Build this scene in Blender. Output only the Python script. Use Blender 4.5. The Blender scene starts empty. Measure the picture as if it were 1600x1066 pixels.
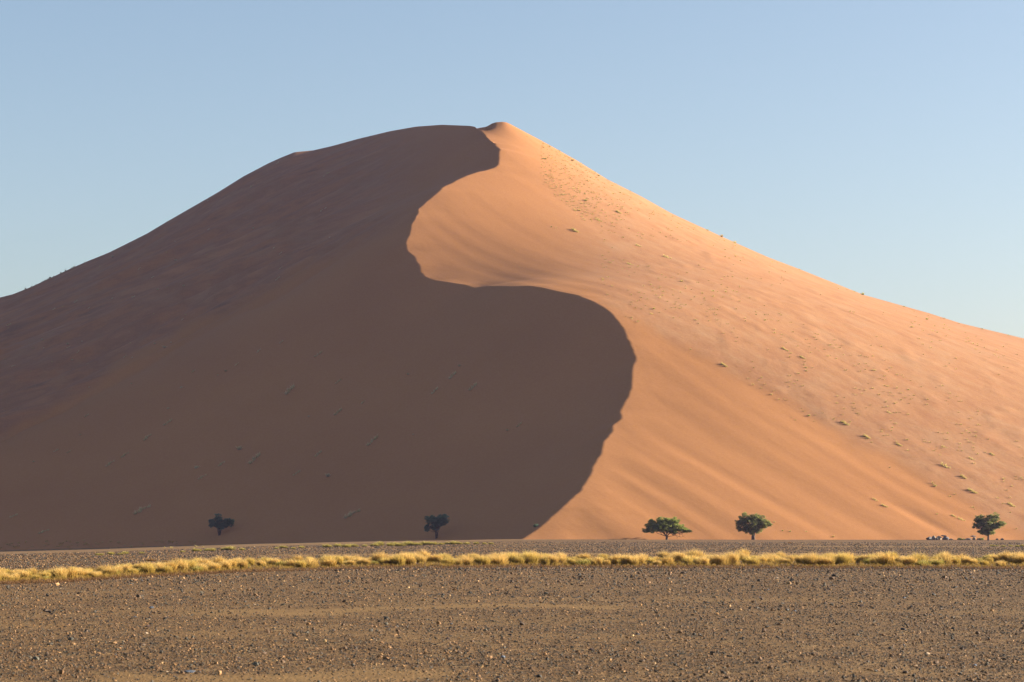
import bpy, math, random
import numpy as np
from mathutils import Vector, Matrix
from mathutils.bvhtree import BVHTree

C = bpy.context.scene
COL = C.collection

# ------------------------------------------------------------------ camera, sky, sun, exposure
F = 3764.0            # focal length in photo pixels (1600 wide)
HOR = 828.0           # photo row of the true horizon
EYE = 2.6
W, H = 1600.0, 1066.0
SUN_EL, SUN_AZ = 16.0, 11.0      # azimuth: degrees from +X towards +Y
SUN_STRENGTH, SKY_STRENGTH, EXPOSURE = 5.0, 0.055, 1.84

tilt = math.atan((HOR - H / 2) / F)
cam_d = bpy.data.cameras.new("camera")
cam = bpy.data.objects.new("camera", cam_d)
COL.objects.link(cam)
cam_d.sensor_width = 36.0
cam_d.lens = 36.0 * F / W
cam_d.clip_start = 0.5
cam_d.clip_end = 40000.0
cam.location = (0, 0, EYE)
cam.rotation_euler = (math.pi / 2 + tilt, 0, 0)
cam_d.dof.use_dof = True
cam_d.dof.focus_distance = 420.0
cam_d.dof.aperture_fstop = 4.4
C.camera = cam

world = bpy.data.worlds.new("World")
C.world = world
world.use_nodes = True
wn = world.node_tree
bg = wn.nodes["Background"]
sky = wn.nodes.new("ShaderNodeTexSky")
sky.sky_type = 'NISHITA'
sky.sun_disc = False
sky.sun_elevation = math.radians(SUN_EL)
sky.sun_rotation = math.radians(90.0 - SUN_AZ)
sky.altitude = 600.0
sky.air_density = 1.0
sky.dust_density = 3.0
sky.ozone_density = 1.2
bg.inputs["Strength"].default_value = SKY_STRENGTH
wn.links.new(sky.outputs[0], bg.inputs["Color"])

sun_d = bpy.data.lights.new("sun", 'SUN')
sun = bpy.data.objects.new("sun", sun_d)
COL.objects.link(sun)
sun_d.energy = SUN_STRENGTH
sun_d.angle = math.radians(0.5)
sun_d.color = (1.0, 0.92, 0.80)
ce, se = math.cos(math.radians(SUN_EL)), math.sin(math.radians(SUN_EL))
SV = Vector((ce * math.cos(math.radians(SUN_AZ)), ce * math.sin(math.radians(SUN_AZ)), se))
sun.rotation_euler = SV.to_track_quat('Z', 'Y').to_euler()

C.view_settings.view_transform = 'Standard'
C.view_settings.look = 'None'
C.view_settings.gamma = 1.0
C.view_settings.exposure = EXPOSURE
C.view_settings.use_curve_mapping = False
C.cycles.max_bounces = 6
C.cycles.transparent_max_bounces = 8

HAZE = 0.000028

# ------------------------------------------------------------------ helpers
CT, ST = math.cos(tilt), math.sin(tilt)

def ray(px, py):
    a, b = (px - W / 2) / F, -(py - H / 2) / F
    return Vector((a, CT - b * ST, ST + b * CT))

def P(px, py, Y):
    """world point at distance Y seen at photo pixel (px, py)"""
    r = ray(px, py)
    t = Y / r.y
    return (r.x * t, Y, EYE + r.z * t)

def smooth(t):
    t = np.clip(t, 0, 1)
    return t * t * (3 - 2 * t)

def hash2(ix, iy, seed):
    h = (ix.astype(np.int64) * 374761393 + iy.astype(np.int64) * 668265263 + seed * 974634777) & 0x7fffffff
    h = ((h ^ (h >> 13)) * 1274126177) & 0x7fffffff
    h = (h ^ (h >> 16)) & 0xffffff
    return h / float(0xffffff)

def vnoise(x, y, seed=0):
    x = np.asarray(x, float); y = np.asarray(y, float)
    ix, iy = np.floor(x), np.floor(y)
    fx, fy = x - ix, y - iy
    fx = fx ** 3 * (fx * (fx * 6 - 15) + 10); fy = fy ** 3 * (fy * (fy * 6 - 15) + 10)
    a = hash2(ix, iy, seed); b = hash2(ix + 1, iy, seed)
    c = hash2(ix, iy + 1, seed); d = hash2(ix + 1, iy + 1, seed)
    return ((a * (1 - fx) + b * fx) * (1 - fy) + (c * (1 - fx) + d * fx) * fy) * 2 - 1

def fbm(x, y, seed=0, oct=4):
    s, a = 0, 1.0
    for k in range(oct):
        s = s + a * vnoise(x * 2 ** k, y * 2 ** k, seed + k * 7)
        a *= 0.5
    return s

def np_mesh(name, verts, faces, mat=None, smooth_shade=True, tris=False):
    """faces: (n,3) or (n,4) int array"""
    me = bpy.data.meshes.new(name)
    verts = np.asarray(verts, np.float32); faces = np.asarray(faces, np.int32)
    n, k = faces.shape
    me.vertices.add(len(verts)); me.vertices.foreach_set("co", verts.ravel())
    me.loops.add(n * k); me.loops.foreach_set("vertex_index", faces.ravel())
    me.polygons.add(n)
    me.polygons.foreach_set("loop_start", np.arange(0, n * k, k, dtype=np.int32))
    me.polygons.foreach_set("loop_total", np.full(n, k, np.int32))
    me.polygons.foreach_set("use_smooth", np.full(n, smooth_shade, bool))
    me.update(calc_edges=True)
    if mat: me.materials.append(mat)
    return me

def link(name, data, parent=None, loc=None):
    o = bpy.data.objects.new(name, data)
    COL.objects.link(o)
    if parent: o.parent = parent
    if loc is not None: o.location = loc
    return o

def tag(o, label=None, cat=None, group=None, kind=None):
    if label: o["label"] = label
    if cat: o["category"] = cat
    if group: o["group"] = group
    if kind: o["kind"] = kind
    elif cat: o["kind"] = "thing"
    return o

def point_attr(me, name, vals):
    a = me.attributes.new(name, 'FLOAT', 'POINT')
    a.data.foreach_set("value", np.asarray(vals, np.float32))

def face_color(me, cols):
    a = me.attributes.new("tone", 'FLOAT_COLOR', 'CORNER') if False else me.attributes.new("tone", 'FLOAT_COLOR', 'POINT')
    a.data.foreach_set("color", np.asarray(cols, np.float32).ravel())

# ---- node helper
class NT:
    def __init__(s, name, rough=0.9, spec=0.2):
        s.m = bpy.data.materials.new(name); s.m.use_nodes = True
        s.t = s.m.node_tree; s.b = s.t.nodes["Principled BSDF"]
        s.b.inputs["Roughness"].default_value = rough
        s.b.inputs["Specular IOR Level"].default_value = spec
    def n(s, ty, **kw):
        nd = s.t.nodes.new(ty)
        for k, v in kw.items():
            if k.startswith("_"): setattr(nd, k[1:], v)
            else: nd.inputs[k.replace("_", " ")].default_value = v
        return nd
    def l(s, a, b): s.t.links.new(a, b)
    def coord(s, scale=(1, 1, 1), rot=(0, 0, 0)):
        g = s.n("ShaderNodeNewGeometry"); mp = s.n("ShaderNodeMapping")
        mp.inputs["Scale"].default_value = scale; mp.inputs["Rotation"].default_value = rot
        mp.vector_type = 'TEXTURE' if False else 'POINT'
        s.l(g.outputs["Position"], mp.inputs["Vector"])
        return mp.outputs["Vector"]
    def noise(s, vec, scale, detail=4, rough=0.55):
        nd = s.n("ShaderNodeTexNoise", Scale=scale, Detail=detail, Roughness=rough)
        s.l(vec, nd.inputs["Vector"]); return nd.outputs["Fac"]
    def ramp(s, fac, stops, interp='LINEAR'):
        r = s.n("ShaderNodeValToRGB"); r.color_ramp.interpolation = interp
        e = r.color_ramp.elements
        while len(e) < len(stops): e.new(0.5)
        for i, (p, c) in enumerate(stops):
            e[i].position = p; e[i].color = (*c, 1) if len(c) == 3 else c
        s.l(fac, r.inputs["Fac"]); return r.outputs["Color"]
    def mix(s, fac, a, b, mode='MIX'):
        m = s.n("ShaderNodeMix", _data_type='RGBA', _blend_type=mode)
        for v, i in ((fac, 0), (a, 6), (b, 7)):
            if isinstance(v, (int, float)): m.inputs[i].default_value = v
            elif isinstance(v, tuple): m.inputs[i].default_value = (*v, 1)
            else: s.l(v, m.inputs[i])
        return m.outputs[2]
    def attr(s, name, col=False):
        a = s.n("ShaderNodeAttribute"); a.attribute_name = name
        return a.outputs["Color"] if col else a.outputs["Fac"]
    def bump(s, h, dist, strength=1.0, prev=None):
        b = s.n("ShaderNodeBump", Strength=strength, Distance=dist)
        s.l(h, b.inputs["Height"])
        if prev is not None: s.l(prev, b.inputs["Normal"])
        return b.outputs["Normal"]
    def math(s, op, a, b=0.0):
        m = s.n("ShaderNodeMath", _operation=op)
        for v, i in ((a, 0), (b, 1)):
            if isinstance(v, (int, float)): m.inputs[i].default_value = v
            else: s.l(v, m.inputs[i])
        return m.outputs[0]

# ------------------------------------------------------------------ plain
def plain_z(x, Y):
    x = np.asarray(x, float); Y = np.asarray(Y, float)
    px = 800 + x / np.maximum(Y, 30) * F
    drop = np.interp(px, [-1600, -400, 0, 200, 400, 600, 800, 1600, 3000],
                     [-12.0, -7.5, -4.6, -3.3, -1.75, -0.85, -0.15, -0.45, -1.5])
    return drop * smooth((Y - 170) / 600.0) + 0.05 * fbm(x / 17, Y / 17, 3, 2)

# ------------------------------------------------------------------ dune
crest_px = [(815,843,700),(838,828,707),(850,818,711),(870,800,719),(880,792,722),(903,771,733),(918.5,748,745),(921.5,736.5,751),
 (937.7,707.7,766),(943.5,688.5,777),(957,673,786),(958.8,665,790),(970.4,649,798),(969,640,803),(982,619,813),(989.6,592,826),
 (989.6,573,835),(991.5,561.5,840),(983.8,538.5,849),(980,523,856),(966.5,504,864),(955,488.5,871),(939.6,479,877),(922,469,883),
 (909,464.6,887),(903,461.5,889),(884,457.7,894),(870,455,897),(847.7,450,903),(825,446.6,908),(797,447.7,914),(757.6,447,926),
 (740.7,450,931),(721,444.3,937),(698.5,441,942),(676,438.1,947),(664.7,433,951),(654.9,424.6,957),(653,413.3,963),
 (647.8,403.5,969),(636.6,392.2,976),(634.3,379.6,982),(635.2,374,985),(642.2,357,995),(641.4,351.4,998),(649.3,338.7,1005),
 (652,328.9,1012),(664.7,317.6,1020),(676,307.8,1027),(690,295.1,1036),(707,285.3,1046),(726.7,276,1056),(746.4,268.4,1065),
 (760.4,266.4,1069),(770.3,262.7,1073),(778.7,257,1078),(778.7,249.5,1085),(781,240.2,1092),(781.6,232.6,1098),(777.3,230.4,1103),
 (771.7,224.2,1110),(760.4,216.3,1120),(753.4,207.9,1134),(745,199.4,1150)]
crest = np.array([P(*c) for c in crest_px])
YR = 1150.0
sky_left = [(745,198.6),(735,196.5),(720,196),(690,195),(650,198),(610,205),(560,217),(520,228),(490,235),(460,238),(440,246),(420,255),(380,276),
 (340,301),(300,324),(260,347),(230,365),(200,380),(170,395),(140,407),(110,420),(80,434),(50,448),(20,460),(0,465),(-60,488),(-200,545),(-400,625),(-700,715),(-1100,790)]
sky_right = [(745,199.4),(752,198.3),(758,197.5),(763,195.5),(768,192.5),(775,190.6),(785,190),(791,190.8),(797,193.5),(820,206),(850,222),(900,250),(950,281),(1000,306),(1050,334),
 (1100,357),(1150,380),(1200,402),(1250,421),(1300,441),(1350,461),(1400,475),(1450,489),(1500,505),(1550,517),(1600,529),(1750,562),(2000,620),(2300,700),(2700,790)]
sky_left_Y = lambda px: float(np.interp(px, [-1100, 300, 500, 560, 610, 650, 690, 720, 745], [1290, 1290, 1285, 1270, 1250, 1228, 1200, 1176, YR]))
skl = np.array([P(a, b, sky_left_Y(a)) for a, b in sky_left])[::-1]
def ridge_Y(x): return np.interp(x, skl[:, 0], skl[:, 1])   # the left-hand ridge recedes behind the summit
skr = np.array([P(a, b, YR) for a, b in sky_right])

foot_left = [(815,843,700),(780,844,715),(740,844.5,727),(700,845,738),(600,846,762),(500,847,782),(400,849,800),(300,853,815),(200,856,828),(100,859,838),(0,861,846),(-200,868,862),(-500,876,810),(-1000,890,860)]
foot_right = [(815,843,700),(950,842,702),(1100,842,706),(1250,842,712),(1400,842.5,720),(1600,843,732),(1800,844,745),(2200,846,770),(2700,850,800)]
def on_plain(lst):
    out = []
    for px, py, Y in lst:
        x = (px - 800) / F * Y
        out.append((x, Y, float(plain_z(x, Y))))
    return out

class TPS:
    def __init__(s, pts, reg=0.0):
        p = np.array(pts, float); s.c = p[:, :2] / 100.0
        n = len(p); K = s.k(s.c, s.c) + reg * np.eye(n)
        Q = np.hstack([np.ones((n, 1)), s.c])
        A = np.block([[K, Q], [Q.T, np.zeros((3, 3))]])
        s.w = np.linalg.solve(A, np.concatenate([p[:, 2], np.zeros(3)]))
    def k(s, a, b):
        d2 = ((a[:, None, :] - b[None, :, :]) ** 2).sum(-1)
        return 0.5 * d2 * np.log(d2 + 1e-9)
    def __call__(s, x, y):
        x = np.asarray(x, float); sh = x.shape
        q = np.stack([x.ravel(), np.asarray(y, float).ravel()], 1) / 100.0
        out = np.empty(len(q))
        for i in range(0, len(q), 60000):
            b = q[i:i + 60000]
            out[i:i + 60000] = s.k(b, s.c) @ s.w[:-3] + s.w[-3] + b @ s.w[-2:]
        return out.reshape(sh)

hints_left = [(-300, 700, 850)]
hints_left = [(720,264,1098),(663,293,1098)]
hints_right = []
FL = TPS([tuple(c) for c in crest[::2]] + [tuple(c) for c in skl[::2]] + on_plain(foot_left[1:]) + [P(*h) for h in hints_left], 1e-4)
FR = TPS([tuple(c) for c in crest[::2]] + [tuple(c) for c in skr[3::2]] + on_plain(foot_right[1:]) + [P(*h) for h in hints_right], 1e-4)

def crest_x(Y):
    w = smooth((Y - 705) / 15.0) * smooth((1140 - Y) / 15.0)
    return np.interp(Y, crest[:, 1], crest[:, 0]) + w * (0.7 * vnoise(Y / 5.0, 0.5, 301) + 0.35 * vnoise(Y / 2.3, 0.5, 302))
def crest_z(Y): return np.interp(Y, crest[:, 1], crest[:, 2])

RIBL = np.array([(-800,1000),(0,690),(100,640),(250,550),(440,447),(600,368),(700,318),(780,280)], float)
def rib_s(px, py):
    """photo-pixel height above the line where the smooth slip face meets the ribbed older slope"""
    return np.interp(px, RIBL[:, 0], RIBL[:, 1]) - py

def detail_left(x, Y):
    px = 800 + x / Y * F
    py = HOR - (FL(x, Y) - EYE) / Y * F
    s_ = rib_s(px, py) + 7 * fbm(px / 110.0, py / 70.0, 93, 2)
    fade = smooth((700 - px) / 260.0)
    old = smooth(s_ / 30.0) * fade
    u = (x * 0.978 + Y * 0.208); v = (-x * 0.208 + Y * 0.978)
    vw = v + 7 * fbm(x / 120.0, Y / 120.0, 12, 2)
    rib = fbm(u / 190.0, vw / 21.0, 11, 2) * 5.2 + fbm(u / 70.0, vw / 8.0, 17, 3) * 1.3
    hum = np.maximum(fbm(x / 9.0, Y / 12.0, 23, 2), 0) * 0.5
    val = -4.2 * np.exp(-np.abs(s_ - 8) / 20.0) * fade
    d = crest_x(Y) - x
    old = old * (0.25 + 0.75 * smooth((1290 - Y) / 150.0))
    return old * (rib + hum) + val + 0.25 * fbm(x / 40, Y / 40, 31, 2) * smooth(d / 20)

FOLD = np.array([(905,455),(940,480),(1050,540),(1130,583),(1200,620),(1300,680),(1400,735),(1500,790),(1590,843),(1700,900)], float)
def fold_s(px, py):
    """signed photo-pixel height above the fold between the smooth lobe and the old vegetated slope"""
    return np.interp(px, FOLD[:, 0], FOLD[:, 1]) - py

def detail_right(x, Y):
    d = x - crest_x(Y)
    g = smooth(d / 14.0)
    u = (x * 0.62 - Y * 0.785); v = (x * 0.785 + Y * 0.62)
    warp = fbm(x / 90.0, Y / 90.0, 5, 2) * 8
    rib = vnoise(u / 110.0, (v + warp) / 11.0, 41) * 0.26 + vnoise(u / 90.0, (v + warp) / 5.0, 43) * 0.16
    px = 800 + x / Y * F
    py = HOR - (FR(x, Y) - EYE) / Y * F
    sd = fold_s(px, py) + 6 * fbm(px / 90.0, py / 90.0, 91, 2)
    val = -0.30 * np.exp(-np.abs(sd) / np.where(sd > 0, 28.0, 40.0)) * smooth((px - 960) / 160.0) * smooth((1560 - px) / 200.0)
    old = smooth(sd / 30.0) * smooth((px - 930) / 150.0)
    hum = np.maximum(fbm(x / 7.0, Y / 10.0, 53, 2) - 0.2, 0) * 0.28 + vnoise(u / 45.0, v / 3.5, 57) * 0.06
    slip = -2.0 * np.exp(-((px - 1440) / 60.0) ** 2) * np.exp(-(np.abs(py - (px - 1385) * 0.52 - 782) / 7.0) ** 2)
    return g * (rib * (1 - 0.6 * old) * (0.75 - 0.4 * smooth((Y - 880) / 60.0)) + val + old * hum) + slip * 0.28

def dune_z(x, Y, side):
    yr = np.maximum(ridge_Y(x), YR) if side < 0 else np.full_like(x, YR)
    Yc = np.minimum(Y, yr); Yk = np.minimum(Y, YR)
    cx, cz = crest_x(Yk), crest_z(Yk)
    if side < 0:
        z = FL(x, Yc) + (cz - FL(cx, Yk)) * np.exp(-np.abs(x - cx) / 12.0)
        zr = np.interp(x, skl[:, 0], skl[:, 2])
        z = z + (zr - FL(x, yr)) * smooth((Yc - (yr - 40)) / 40.0)
        z = z + detail_left(x, Yc) * smooth((yr - Yc) / 12.0)
    else:
        z = FR(x, Yc) + (cz - FR(cx, Yk)) * np.exp(-np.abs(x - cx) / 12.0)
        zr = np.interp(x, skr[:, 0], skr[:, 2])
        z = z + (zr - FR(x, yr)) * smooth((Yc - (YR - 14)) / 14.0)
        z = z + detail_right(x, Yc) * smooth((YR - Yc) / 6.0)
        xp = (761.5 - 800) / F * 1144
        z = z - 2.6 * np.exp(-((x - xp) / 1.9) ** 2 - ((Yc - 1144.5) / 3.0) ** 2)
    return z - np.maximum(Y - yr, 0) * 0.5

rows = np.concatenate([np.arange(640, 700, 2.5), np.arange(700, 1150, 1.1), np.arange(1150, 1166, 2.0), np.arange(1170, 1700, 20.0)])
du = np.concatenate([np.arange(0, 30, 0.9), np.arange(30, 290, 1.5), np.geomspace(291, 900, 60)])
nl = len(du)
U = np.concatenate([-du[::-1], du[1:]])
Yg, Ug = np.meshgrid(rows, U, indexing='ij')
Xg = Ug + crest_x(np.clip(Yg, 700, YR))
ry = np.where(U < 0, np.maximum(ridge_Y(U + crest_x(np.array([YR]))[0]), YR), YR)[None, :]
Yg = np.where(Yg > 1000, np.where(Yg < YR, 1000 + (Yg - 1000) * (ry - 1000) / (YR - 1000), ry + (Yg - YR)), Yg)
Zg = np.where(Ug < 0, dune_z(Xg, Yg, -1), dune_z(Xg, Yg, 1))
Zg[:, nl - 1] = np.where(rows < 700, Zg[:, nl - 1], Zg[:, nl - 1])
nr, nc = Xg.shape
idx = np.arange(nr * nc).reshape(nr, nc)
quads = np.stack([idx[:-1, :-1], idx[:-1, 1:], idx[1:, 1:], idx[1:, :-1]], -1).reshape(-1, 4)
dune_v = np.stack([Xg, Yg, Zg], -1).reshape(-1, 3)

m = NT("dune_sand", 0.95, 0.08)
def tex_coord(m, ang, sx, sy, sz=None):
    g = m.n("ShaderNodeNewGeometry"); mp = m.n("ShaderNodeMapping"); mp.vector_type = 'TEXTURE'
    mp.inputs["Rotation"].default_value = (0, 0, math.radians(ang))
    mp.inputs["Scale"].default_value = (sx, sy, sz or sy)
    m.l(g.outputs["Position"], mp.inputs["Vector"]); return mp.outputs["Vector"]
co = m.coord()
vegA = m.attr("veg")
big = m.noise(co, 0.014, 4)
smooth_c = m.ramp(big, [(0.30, (0.308, 0.129, 0.042)), (0.70, (0.345, 0.149, 0.049))])
streak = m.noise(tex_coord(m, -56.0, 70.0, 5.0), 1.0, 5, 0.6)
old_c = m.ramp(streak, [(0.30, (0.260, 0.114, 0.046)), (0.52, (0.292, 0.138, 0.058)), (0.72, (0.310, 0.160, 0.072))])
c = m.mix(vegA, smooth_c, old_c)
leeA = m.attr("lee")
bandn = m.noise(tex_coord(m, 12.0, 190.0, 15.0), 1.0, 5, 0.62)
lee_c = m.ramp(bandn, [(0.32, (0.165, 0.080, 0.040)), (0.44, (0.31, 0.126, 0.048)), (0.53, (0.215, 0.100, 0.048)), (0.68, (0.36, 0.158, 0.068))])  # sand bands of its own, with fold shading and shade hue painted in
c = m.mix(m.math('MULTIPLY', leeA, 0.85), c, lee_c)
patch = m.noise(co, 0.05, 5, 0.65)
c = m.mix(m.math('MULTIPLY', vegA, m.ramp(patch, [(0.5, (0, 0, 0)), (0.75, (0.55, 0.55, 0.55))])), c, (0.29, 0.165, 0.085))
grain = m.noise(co, 1.3, 4, 0.7)
c = m.mix(0.10, c, m.ramp(grain, [(0.3, (0.2, 0.08, 0.03)), (0.7, (0.6, 0.35, 0.18))]))
m.l(c, m.b.inputs["Base Color"])
rip = m.noise(tex_coord(m, -56.0, 26.0, 2.6), 1.0, 3, 0.5)
fine = m.noise(tex_coord(m, 20.0, 1.6, 0.5), 1.0, 3, 0.6)
n1 = m.bump(rip, 0.07)
n2 = m.bump(fine, 0.03, 1.0, n1)
lump = m.noise(co, 0.45, 4, 0.6)
n3 = m.bump(m.math('MULTIPLY', lump, vegA), 0.12, 1.0, n2)
m.l(n3, m.b.inputs["Normal"])
SAND = m.m
dune_me = np_mesh("dune", dune_v, quads, SAND)
PX = 800 + Xg / Yg * F; PY = HOR - (Zg - EYE) / Yg * F
veg_r = smooth((fold_s(PX, PY) + 8 * fbm(PX / 60, PY / 60, 92, 3)) / 26.0) * smooth((PX - 790 - 0.25 * (PY - 250)) / 170.0)
dl = crest_x(np.clip(Yg, 700, YR)) - Xg
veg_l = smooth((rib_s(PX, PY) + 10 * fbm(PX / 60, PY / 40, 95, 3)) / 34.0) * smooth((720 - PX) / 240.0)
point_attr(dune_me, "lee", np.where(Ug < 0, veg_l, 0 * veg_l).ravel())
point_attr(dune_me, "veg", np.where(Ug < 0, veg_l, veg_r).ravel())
dune = tag(link("dune", dune_me), "tall orange sand dune with an S-shaped crest, one flank in shade", "dune", kind="structure")

def surf_z(x, Y):
    x = np.asarray(x, float); Y = np.asarray(Y, float)
    Yc = np.clip(Y, 641, 1330)
    cx = crest_x(np.clip(Yc, 700, YR))
    d = np.where(x < cx, dune_z(x, Yc, -1), dune_z(x, Yc, 1))
    return np.where(Y < 641, plain_z(x, Y), np.maximum(d, plain_z(x, Y)))

def cast(px, py, Y0=30.0, Y1=1300.0):
    """first point of the ground or dune met by the sight line through a photo pixel"""
    Ys = np.concatenate([np.geomspace(Y0, 640, 500) if Y0 < 640 else np.empty(0), np.arange(max(641, Y0), Y1, 1.0)])
    r = ray(px, py)
    xs = r.x / r.y * Ys; zs = EYE + r.z / r.y * Ys
    hit = np.nonzero(surf_z(xs, Ys) >= zs)[0]
    if len(hit) == 0: return None
    k = hit[0]
    x, Y = xs[k], Ys[k]
    return (float(x), float(Y), float(surf_z(np.array([x]), np.array([Y]))[0]))

# ------------------------------------------------------------------ ground
gy = np.concatenate([np.linspace(-60, 30, 12), np.geomspace(32, 900, 260), np.geomspace(930, 6000, 20)])
gx_u = np.concatenate([-np.geomspace(1.2, 12, 22)[::-1], np.linspace(-1, 1, 121), np.geomspace(1.2, 12, 22)])
Yq, Uq = np.meshgrid(gy, gx_u, indexing='ij')
Xq = Uq * (np.abs(Yq) * 0.30 + 25)
Zq = plain_z(Xq, Yq)
Zq = np.where(Yq > 1000, -6.0, Zq)
nr, nc = Xq.shape
idx = np.arange(nr * nc).reshape(nr, nc)
quads = np.stack([idx[:-1, :-1], idx[:-1, 1:], idx[1:, 1:], idx[1:, :-1]], -1).reshape(-1, 4)
def sandiness(x, Y):
    """0 = stony, 1 = bare sand"""
    px = 800 + x / np.maximum(Y, 1) * F
    py = HOR + EYE * F / np.maximum(Y, 1)
    s = 0.30 + 0.34 * fbm(x / (4 + Y * 0.05), Y / (2.5 + Y * 0.02), 61, 3)
    s = s - 0.06 + 0.20 * smooth((py - 935) / 30) * smooth((1000 - py) / 30)
    s = s - 0.45 * smooth((925 - py) / 25) * smooth((py - 885) / 8)
    bands = [(1050, 7, 150, 720, 0.8), (1003, 4, 560, 700, 0.3), (948, 3, 330, 1000, 0.4), (982, 4, 250, 700, 0.35),
             (863.5, 1.4, 380, 700, 1.0), (868, 1.5, 760, 1300, 1.0), (1049, 8, 120, 620, .4), (889, 1.6, -200, 500, 0.5), (857.5, 0.8, 1200, 1700, 0.5), (909, 1.5, 820, 1400, 0.4)]
    for yc, w, a, b, k in bands:
        yy = yc + (px - 800) * -0.006 + 1.5 * w * vnoise(px / 160.0, px * 0 + yc, 7)
        s = s + k * np.exp(-((py - yy) / w) ** 2) * smooth((px - a) / 60) * smooth((b - px) / 60)
    # bare strip of sand before the foot of the dune
    edge = np.interp(px, [-500, 0, 400, 800, 900, 1000], [540, 560, 590, 625, 680, 760])
    s = s + 1.0 * smooth((Y - edge) / 30.0)
    return np.clip(s, 0, 1)

m = NT("gravel_ground", 0.95, 0.12)
co = m.coord()
sandA = m.attr("sandy")
tan = m.ramp(m.noise(co, 0.9, 6, 0.7), [(0.25, (0.097, 0.048, 0.014)), (0.75, (0.145, 0.075, 0.023))])
vor = m.n("ShaderNodeTexVoronoi", Scale=3.2, Randomness=1.0); m.l(tex_coord(m, 0, 1, 1.6, 1), vor.inputs["Vector"])
sep = m.n("ShaderNodeSeparateColor"); m.l(vor.outputs["Color"], sep.inputs[0])
vor2 = m.n("ShaderNodeTexVoronoi", Scale=13.0); m.l(co, vor2.inputs["Vector"])
sep2 = m.n("ShaderNodeSeparateColor"); m.l(vor2.outputs["Color"], sep2.inputs[0])
peb = m.ramp(sep2.outputs[0], [(0.0, (0.041, 0.027, 0.013)), (0.3, (0.084, 0.045, 0.018)), (0.7, (0.152, 0.080, 0.028)), (1.0, (0.253, 0.149, 0.060))])
cob = m.ramp(sep.outputs[0], [(0.0, (0.033, 0.024, 0.013)), (0.35, (0.076, 0.042, 0.018)), (0.65, (0.144, 0.077, 0.028)), (1.0, (0.228, 0.143, 0.060))])
c = m.mix(m.ramp(sep2.outputs[1], [(0.28, (0, 0, 0)), (0.40, (1,1,1))]), tan, peb)
c = m.mix(m.ramp(sep.outputs[1], [(0.48, (0, 0, 0)), (0.52, (0.624, 0.559, 0.412))]), c, cob)
vor3 = m.n("ShaderNodeTexVoronoi", Scale=30.0); m.l(co, vor3.inputs["Vector"])
sep3 = m.n("ShaderNodeSeparateColor"); m.l(vor3.outputs["Color"], sep3.inputs[0])
c = m.mix(0.55, c, m.mix(1.0, c, m.ramp(sep3.outputs[0], [(0.0, (0.25, 0.25, 0.27)), (0.5, (0.9, 0.9, 0.9)), (1.0, (1.9, 1.85, 1.8))]), 'MULTIPLY'))
bare = m.ramp(m.noise(co, 0.5, 4), [(0.3, (0.156, 0.085, 0.029)), (0.7, (0.197, 0.112, 0.040))])
c = m.mix(m.ramp(sandA, [(0.35, (0, 0, 0)), (0.8, (1,1,1))]), c, bare)
m.l(c, m.b.inputs["Base Color"])
n1 = m.bump(m.noise(co, 9.0, 5, 0.7), 0.02)
n2 = m.bump(vor2.outputs["Distance"], 0.02, 0.8, n1)
m.l(n2, m.b.inputs["Normal"])
ground_me = np_mesh("ground", np.stack([Xq, Yq, Zq], -1).reshape(-1, 3), quads, m.m)
point_attr(ground_me, "sandy", sandiness(Xq, Yq).ravel())
ground = tag(link("ground", ground_me), kind="structure")

# ------------------------------------------------------------------ stones
rng = np.random.default_rng(7)
t_ = (1 + 5 ** 0.5) / 2
ICO_V = np.array([(-1,t_,0),(1,t_,0),(-1,-t_,0),(1,-t_,0),(0,-1,t_),(0,1,t_),(0,-1,-t_),(0,1,-t_),(t_,0,-1),(t_,0,1),(-t_,0,-1),(-t_,0,1)]) / math.sqrt(1 + t_ * t_)
ICO_F = np.array([(0,11,5),(0,5,1),(0,1,7),(0,7,10),(0,10,11),(1,5,9),(5,11,4),(11,10,2),(10,7,6),(7,1,8),(3,9,4),(3,4,2),(3,2,6),(3,6,8),(3,8,9),(4,9,5),(2,4,11),(6,2,10),(8,6,7),(9,8,1)])

m = NT("stone", 0.75, 0.35)
tone = m.attr("tone", True)
c = m.mix(0.35, tone, m.mix(1.0, tone, m.ramp(m.noise(m.coord(), 18.0, 4, 0.7), [(0.3, (0.35, 0.35, 0.35)), (0.7, (1.6, 1.5, 1.35))]), 'MULTIPLY'))
m.l(c, m.b.inputs["Base Color"])
m.l(m.bump(m.noise(m.coord(), 30.0, 3), 0.006), m.b.inputs["Normal"])
STONE = m.m
STONE_TONES = np.array([(0.025, 0.020, 0.012),(0.038, 0.030, 0.018),(0.047, 0.038, 0.025),(0.058, 0.032, 0.014),(0.090, 0.046, 0.017),(0.137, 0.068, 0.023),(0.189, 0.096, 0.032),(0.273, 0.150, 0.055),(0.379, 0.234, 0.098),(0.073, 0.064, 0.043)])
TONE_P = np.array([.14,.14,.05,.15,.16,.14,.11,.05,.01,.05]); TONE_P /= TONE_P.sum()

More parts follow.
